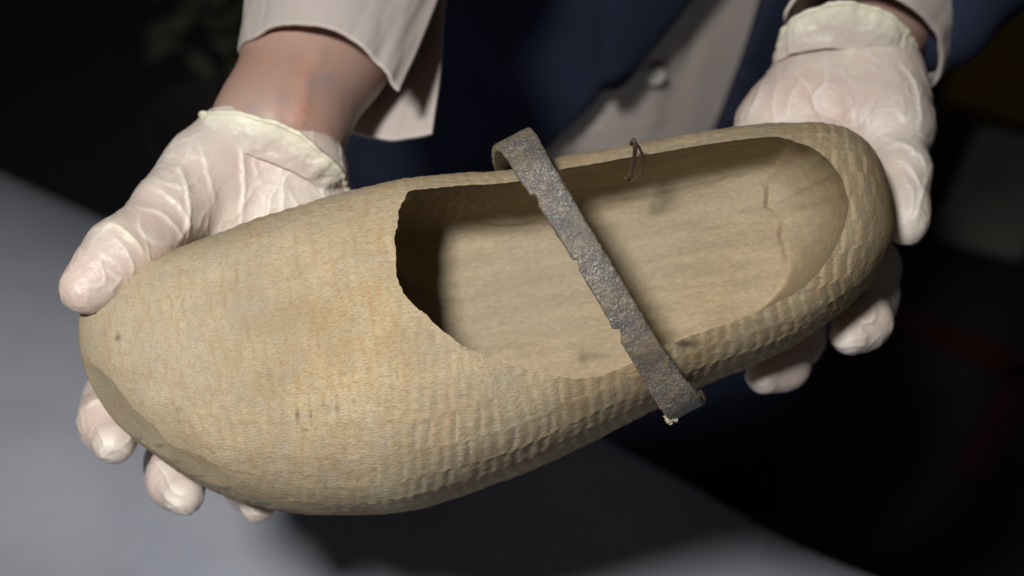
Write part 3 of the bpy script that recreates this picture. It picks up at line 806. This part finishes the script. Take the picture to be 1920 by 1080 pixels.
# lapel: a second layer along the left jacket edge
def torso_y(x, z, extra):
    best = 9
    for p in torso[:2]:
        c = p[1]; r = [q+extra for q in p[2]]
        k = 1-((x-c[0])/r[0])**2-((z-c[2])/r[2])**2
        if k > 0: best = min(best, c[1]-r[1]*math.sqrt(k))
    return best
def lapel(e0, e1, width, side, zs, y_off):
    rows = []
    for z in np.linspace(zs[0], zs[1], 40):
        x0 = jx(e0, e1, z)
        w_ = width*min(1, (z-zs[0])/.12+.15)
        row = [(x0+side*w_*u-side*.002, torso_y(x0+side*w_*u, z, .024)-y_off*math.sin(min(1, u*1.0)*math.pi*.5+.4), z) for u in np.linspace(0, 1, 12)]
        rows.append(row)
    V, F = loft(np.array(rows), cap=False, closed=False)
    o = link('lapel', mesh('lapel', V, F, NAVY), person); o.parent = JACKET
    md = o.modifiers.new('solid', 'SOLIDIFY'); md.thickness = .003
lapel(eA0, eA1, .07, -1, (.86, 1.34), .007)
lapel(eB0, eB1, .06, 1, (1.0, 1.34), .007)
# shirt button
bp = at_depth(1228, 142, .30); yb = torso_y(bp[0], bp[2], .006)
bp = at_depth(1228, 142, yb-.004)
BUTTON = plain('pearl_button', (.5, .48, .44), .3)
bm = bmesh.new()
bmesh.ops.create_cone(bm, cap_ends=True, segments=28, radius1=.0055, radius2=.0055, depth=.0022, matrix=Matrix.Translation(Vector(bp)) @ Matrix.Rotation(R(90), 4, 'X'))
bmesh.ops.bevel(bm, geom=[e_ for e_ in bm.edges], offset=.0006, segments=2, affect='EDGES')
me = bpy.data.meshes.new('shirt_button'); bm.to_mesh(me); bm.free(); me.materials.append(BUTTON); link('shirt_button', me, person).parent = SHIRT_O

# ---- open shirt cuff on the arm at the left (two flaps round the forearm)
lowc = [(744,172,-415),(716,128,-385),(682,92,-365),(640,64,-355),(595,50,-352),(548,46,-368),(508,54,-400),(470,72,-440),(450,92,-520),(470,125,-600),(530,180,-650),(590,222,-665),(660,246,-655),(735,263,-625),(808,250,-585)]
upc = [(842,-60,-640),(800,-110,-610),(750,-150,-590),(700,-175,-580),(650,-190,-585),(600,-190,-610),(545,-175,-650),(505,-150,-700),(495,-120,-770),(540,-80,-850),(600,-40,-900),(660,-10,-910),(720,10,-900),(780,0,-870),(836,-60,-820)]
rg = sheet_rings(lowc, upc, 46, 170, 6.0, 71, 7.0, closed=False)
o = add_cloth('shirt_cuff', rg, SHIRT, person, .0016, closed=False, label='open unbuttoned shirt cuff with two pointed corners round the bare forearm')
# ---- shirt cuff peeping from the sleeve at the right
low2 = [(1470,38,-645),(1500,-12,-610),(1560,-34,-592),(1630,-26,-600),(1700,10,-630),(1746,52,-688),(1764,95,-750),(1758,140,-810),(1735,172,-860),(1690,160,-900),(1600,110,-920),(1510,70,-880)]
up2 = [(x+90, y-150, z-190) for x, y, z in low2]
rg = sheet_rings(low2, up2, 16, 140, 3, 73, 5.0)
add_cloth('shirt_cuff', rg, SHIRT, person, .0014, label='closed shirt cuff showing between the glove and the jacket sleeve')

# ================================================================== TABLE WITH GREY CLOTH
ZT = 0.70
a = on_plane(-60, 246, ZT); b = on_plane(1800, 1102, ZT)
ed = (b-a)/np.linalg.norm(b-a); nrm_t = np.array([ed[1], -ed[0], 0.0])       # toward the near side
if nrm_t@(CAM-a) < 0: nrm_t = -nrm_t
table = thing('table', (a+b)/2*np.array([1, 1, 0])+nrm_t*.4, 'table under the grey cloth, below and in front of the clog', 'table', Matrix.Rotation(math.atan2(ed[1], ed[0]), 3, 'Z'))
def box(name, lo, hi, mat, parent, bev=.004, **props):
    """box in the parent's own frame"""
    bm = bmesh.new(); bmesh.ops.create_cube(bm, size=1)
    for v in bm.verts: v.co = Vector([(lo[i]+hi[i])/2+v.co[i]*(hi[i]-lo[i]) for i in range(3)])
    bmesh.ops.bevel(bm, geom=list(bm.edges), offset=bev, segments=2, affect='EDGES')
    me = bpy.data.meshes.new(name); bm.to_mesh(me); bm.free(); me.materials.append(mat)
    o = bpy.data.objects.new(name, me); C.collection.objects.link(o)
    if parent: o.parent = parent
    for k, v in props.items(): o[k] = v
    return o
TW = plain('table_wood', (.2, .13, .08), .5)
hL = np.linalg.norm(b-a)/2+.15
sgn = 1 if (np.array([-ed[1], ed[0], 0])@nrm_t) > 0 else -1
box('tabletop', (-hL, -.20 if sgn > 0 else -.39, ZT-.035), (hL, .39 if sgn > 0 else .20, ZT-.006), TW, table)
for sx_ in (-1, 1):
    for sy_ in (-1, 1):
        cx, cy = sx_*(hL-.06), (.33 if sy_*sgn > 0 else .15)*sy_
        box('leg', (cx-.025, cy-.025, 0), (cx+.025, cy+.025, ZT-.036), TW, table)
# cloth: a sheet over the top with an edge hanging down on the far side
nu, nv = 260, 230
U = np.linspace(-hL-.02, hL+.02, nu); Vv = np.linspace(-.40, .90, nv); RC_ = .30    # v<0 hangs over the far edge
cl = np.zeros((nu, nv, 3))
for j, v in enumerate(Vv):
    v = v-.13
    if v < 0:
        aa = min(-v/RC_, math.pi/2); off_ = -RC_*math.sin(aa); dz_ = -RC_*(1-math.cos(aa))-max(0, -v-RC_*math.pi/2)
    else: off_ = v; dz_ = 0
    base = (a+b)/2+U[:, None]*ed+nrm_t*(off_+.155)
    cl[:, j] = base; cl[:, j, 2] = ZT+dz_
hang = (Vv < .08)[None, :]
fold_h = .014*fbm(U[:, None]/.16+Vv[None, :]/.5, Vv[None, :]/.10, 0, 81, 3)+.006*(1-np.abs(fbm(U[:, None]/.3-Vv[None, :]/.12, Vv[None, :]/.25+U[:, None]/.4, 0, 83, 2))*3).clip(0, 1)**2
edgef = np.clip((Vv-.08)/.22, 0, 1)[None, :]
cl[..., 2] += fold_h*edgef
hf = .012*np.sin(U[:, None]/.045+2*vnoise(U[:, None]/.2, 0, 0, 4))*np.clip(-Vv[None, :]/.25, 0, 1)
cl -= nrm_t*np.where(hang, hf, 0)[..., None]
cl[:, :, 2] += .001
V, F = loft(cl, cap=False, closed=False)
me = mesh('tablecloth', V, F, CLOTH)
tc = link('tablecloth', me, None, label='smooth grey tablecloth spread on the table below the clog', category='tablecloth')
md = tc.modifiers.new('solid', 'SOLIDIFY'); md.thickness = .0015; md.offset = -1

# ================================================================== THE ROOM BEHIND
FLOOR = plain('dark_carpet', (.012, .013, .018), .95)
V = [(-6, -3, 0), (6, -3, 0), (6, 6, 0), (-6, 6, 0)]
link('floor', mesh('floor', V, [(0, 1, 2, 3)], FLOOR, False), None, kind='structure')
WALL = plain('dark_wall', (.02, .02, .022), .95)
link('wall', mesh('wall', [(-6, 5.99, 0), (6, 5.99, 0), (6, 5.99, 3), (-6, 5.99, 3)], [(0, 1, 2, 3)], WALL, False), None, kind='structure')
RED = plain('red_tape', (.045, .002, .003), .6)
def tape(p0, p1, width, label):
    A = on_plane(*p0, 0); B = on_plane(*p1, 0); t = (B-A)/np.linalg.norm(B-A); n = np.array([-t[1], t[0], 0])*width/2
    n_ = 24; rows = []
    for i in range(n_):
        q = A+(B-A)*i/(n_-1)
        rows.append([q-n+[0, 0, .0005], q-n+[0, 0, .005], q+n+[0, 0, .005], q+n+[0, 0, .0005]])
    V, F = loft(np.array(rows)); m = mesh('floor_tape', V, F, RED, False); fix_normals(m)
    link('floor_tape', m, None, label=label, category='tape', group='red lines on the dark floor')
tape((1600, 566), (1990, 722), .035, 'long red line on the dark floor, right of the heel hand')
tape((1925, 700), (1820, 900), .035, 'short red line on the dark floor running down at the right edge')
tape((1700, 188), (1990, 282), .035, 'red line on the dark floor, along the brown mat')
MUST = plain('mustard_mat', (.28, .17, .03), .9)
q = [on_plane(1765, 195, 0), on_plane(2000, 268, 0), on_plane(2060, -30, 0), on_plane(1850, -30, 0)]
V = [tuple(v+[0, 0, .001]) for v in q]+[tuple(v+[0, 0, .009]) for v in q]
m = mesh('floor_mat', V, [(3, 2, 1, 0), (4, 5, 6, 7), (0, 1, 5, 4), (1, 2, 6, 5), (2, 3, 7, 6), (3, 0, 4, 7)], MUST, False); fix_normals(m)
link('floor_mat', m, None, label='dim mustard brown mat on the floor at the upper right', category='mat')
GREY = plain('grey_block', (.4, .37, .32), .8)
g0 = on_plane(1830, 480, 0); g1 = on_plane(1905, 285, 0)
gd = g1-g0; gr = thing('grey_board', g0, 'dim grey board lying on the dark floor right of the heel', 'board', Matrix.Rotation(math.atan2(gd[1], gd[0]), 3, 'Z'))
bl = np.linalg.norm(gd)
box('board_face', (0, -.05, .002), (bl, .05, .03), GREY, gr, .006)
# dim pale-leaved plant far behind the arm
LEAF = plain('pale_leaf', (.07, .075, .05), .7); STEM = plain('plant_stem', (.12, .12, .05), .8)
dr = W(np.array([425, -50, 0.]))-CAM; pc = CAM+dr*((1.15-CAM[1])/dr[1])
plant = thing('potted_plant', (pc[0], pc[1], 0), 'dim blurred plant with pale leaves in the dark behind the bare forearm', 'plant')
rg_ = np.random.RandomState(4)
Vs, Fs = [], []
for k in range(90):
    a_ = rg_.uniform(0, 6.28); c_ = pc+np.array([rg_.normal(0, .035), rg_.normal(0, .035), rg_.normal(-.02, .035)])
    d_ = np.array([math.cos(a_), math.sin(a_), rg_.uniform(-.4, .8)]); d_ /= np.linalg.norm(d_); u_ = np.cross(d_, [0, 0, 1]); u_ /= np.linalg.norm(u_)
    l_ = rg_.uniform(.03, .05); b0 = len(Vs)
    Vs += [c_, c_+d_*l_*.35+u_*l_*.25, c_+d_*l_*.75+u_*l_*.2, c_+d_*l_-[0, 0, l_*.2], c_+d_*l_*.75-u_*l_*.2, c_+d_*l_*.35-u_*l_*.25, c_+d_*l_*.5+[0, 0, l_*.12]]
    Fs += [(b0, b0+1, b0+6), (b0+1, b0+2, b0+6), (b0+2, b0+3, b0+6), (b0+3, b0+4, b0+6), (b0+4, b0+5, b0+6), (b0+5, b0, b0+6)]
link('leaf', mesh('leaf', Vs, Fs, LEAF), plant, kind='stuff')
def lathe(name, prof_, mat, par, n=24):
    rr_ = np.array([[(r_*math.cos(q), r_*math.sin(q), z_) for q in np.linspace(0, 2*math.pi, n, endpoint=False)] for r_, z_ in prof_])+np.array([pc[0], pc[1], 0])
    V, F = loft(rr_); m = mesh(name, V, F, mat); fix_normals(m); return link(name, m, par)
lathe('stem', [(.008, .18), (.007, .4), (.006, pc[2]*.7), (.003, pc[2])], STEM, plant)
lathe('pot', [(.07, .001), (.075, .02), (.10, .18), (.105, .2), (.09, .2), (.085, .18)], plain('dark_pot', (.02, .018, .016), .8), plant)
print('done')
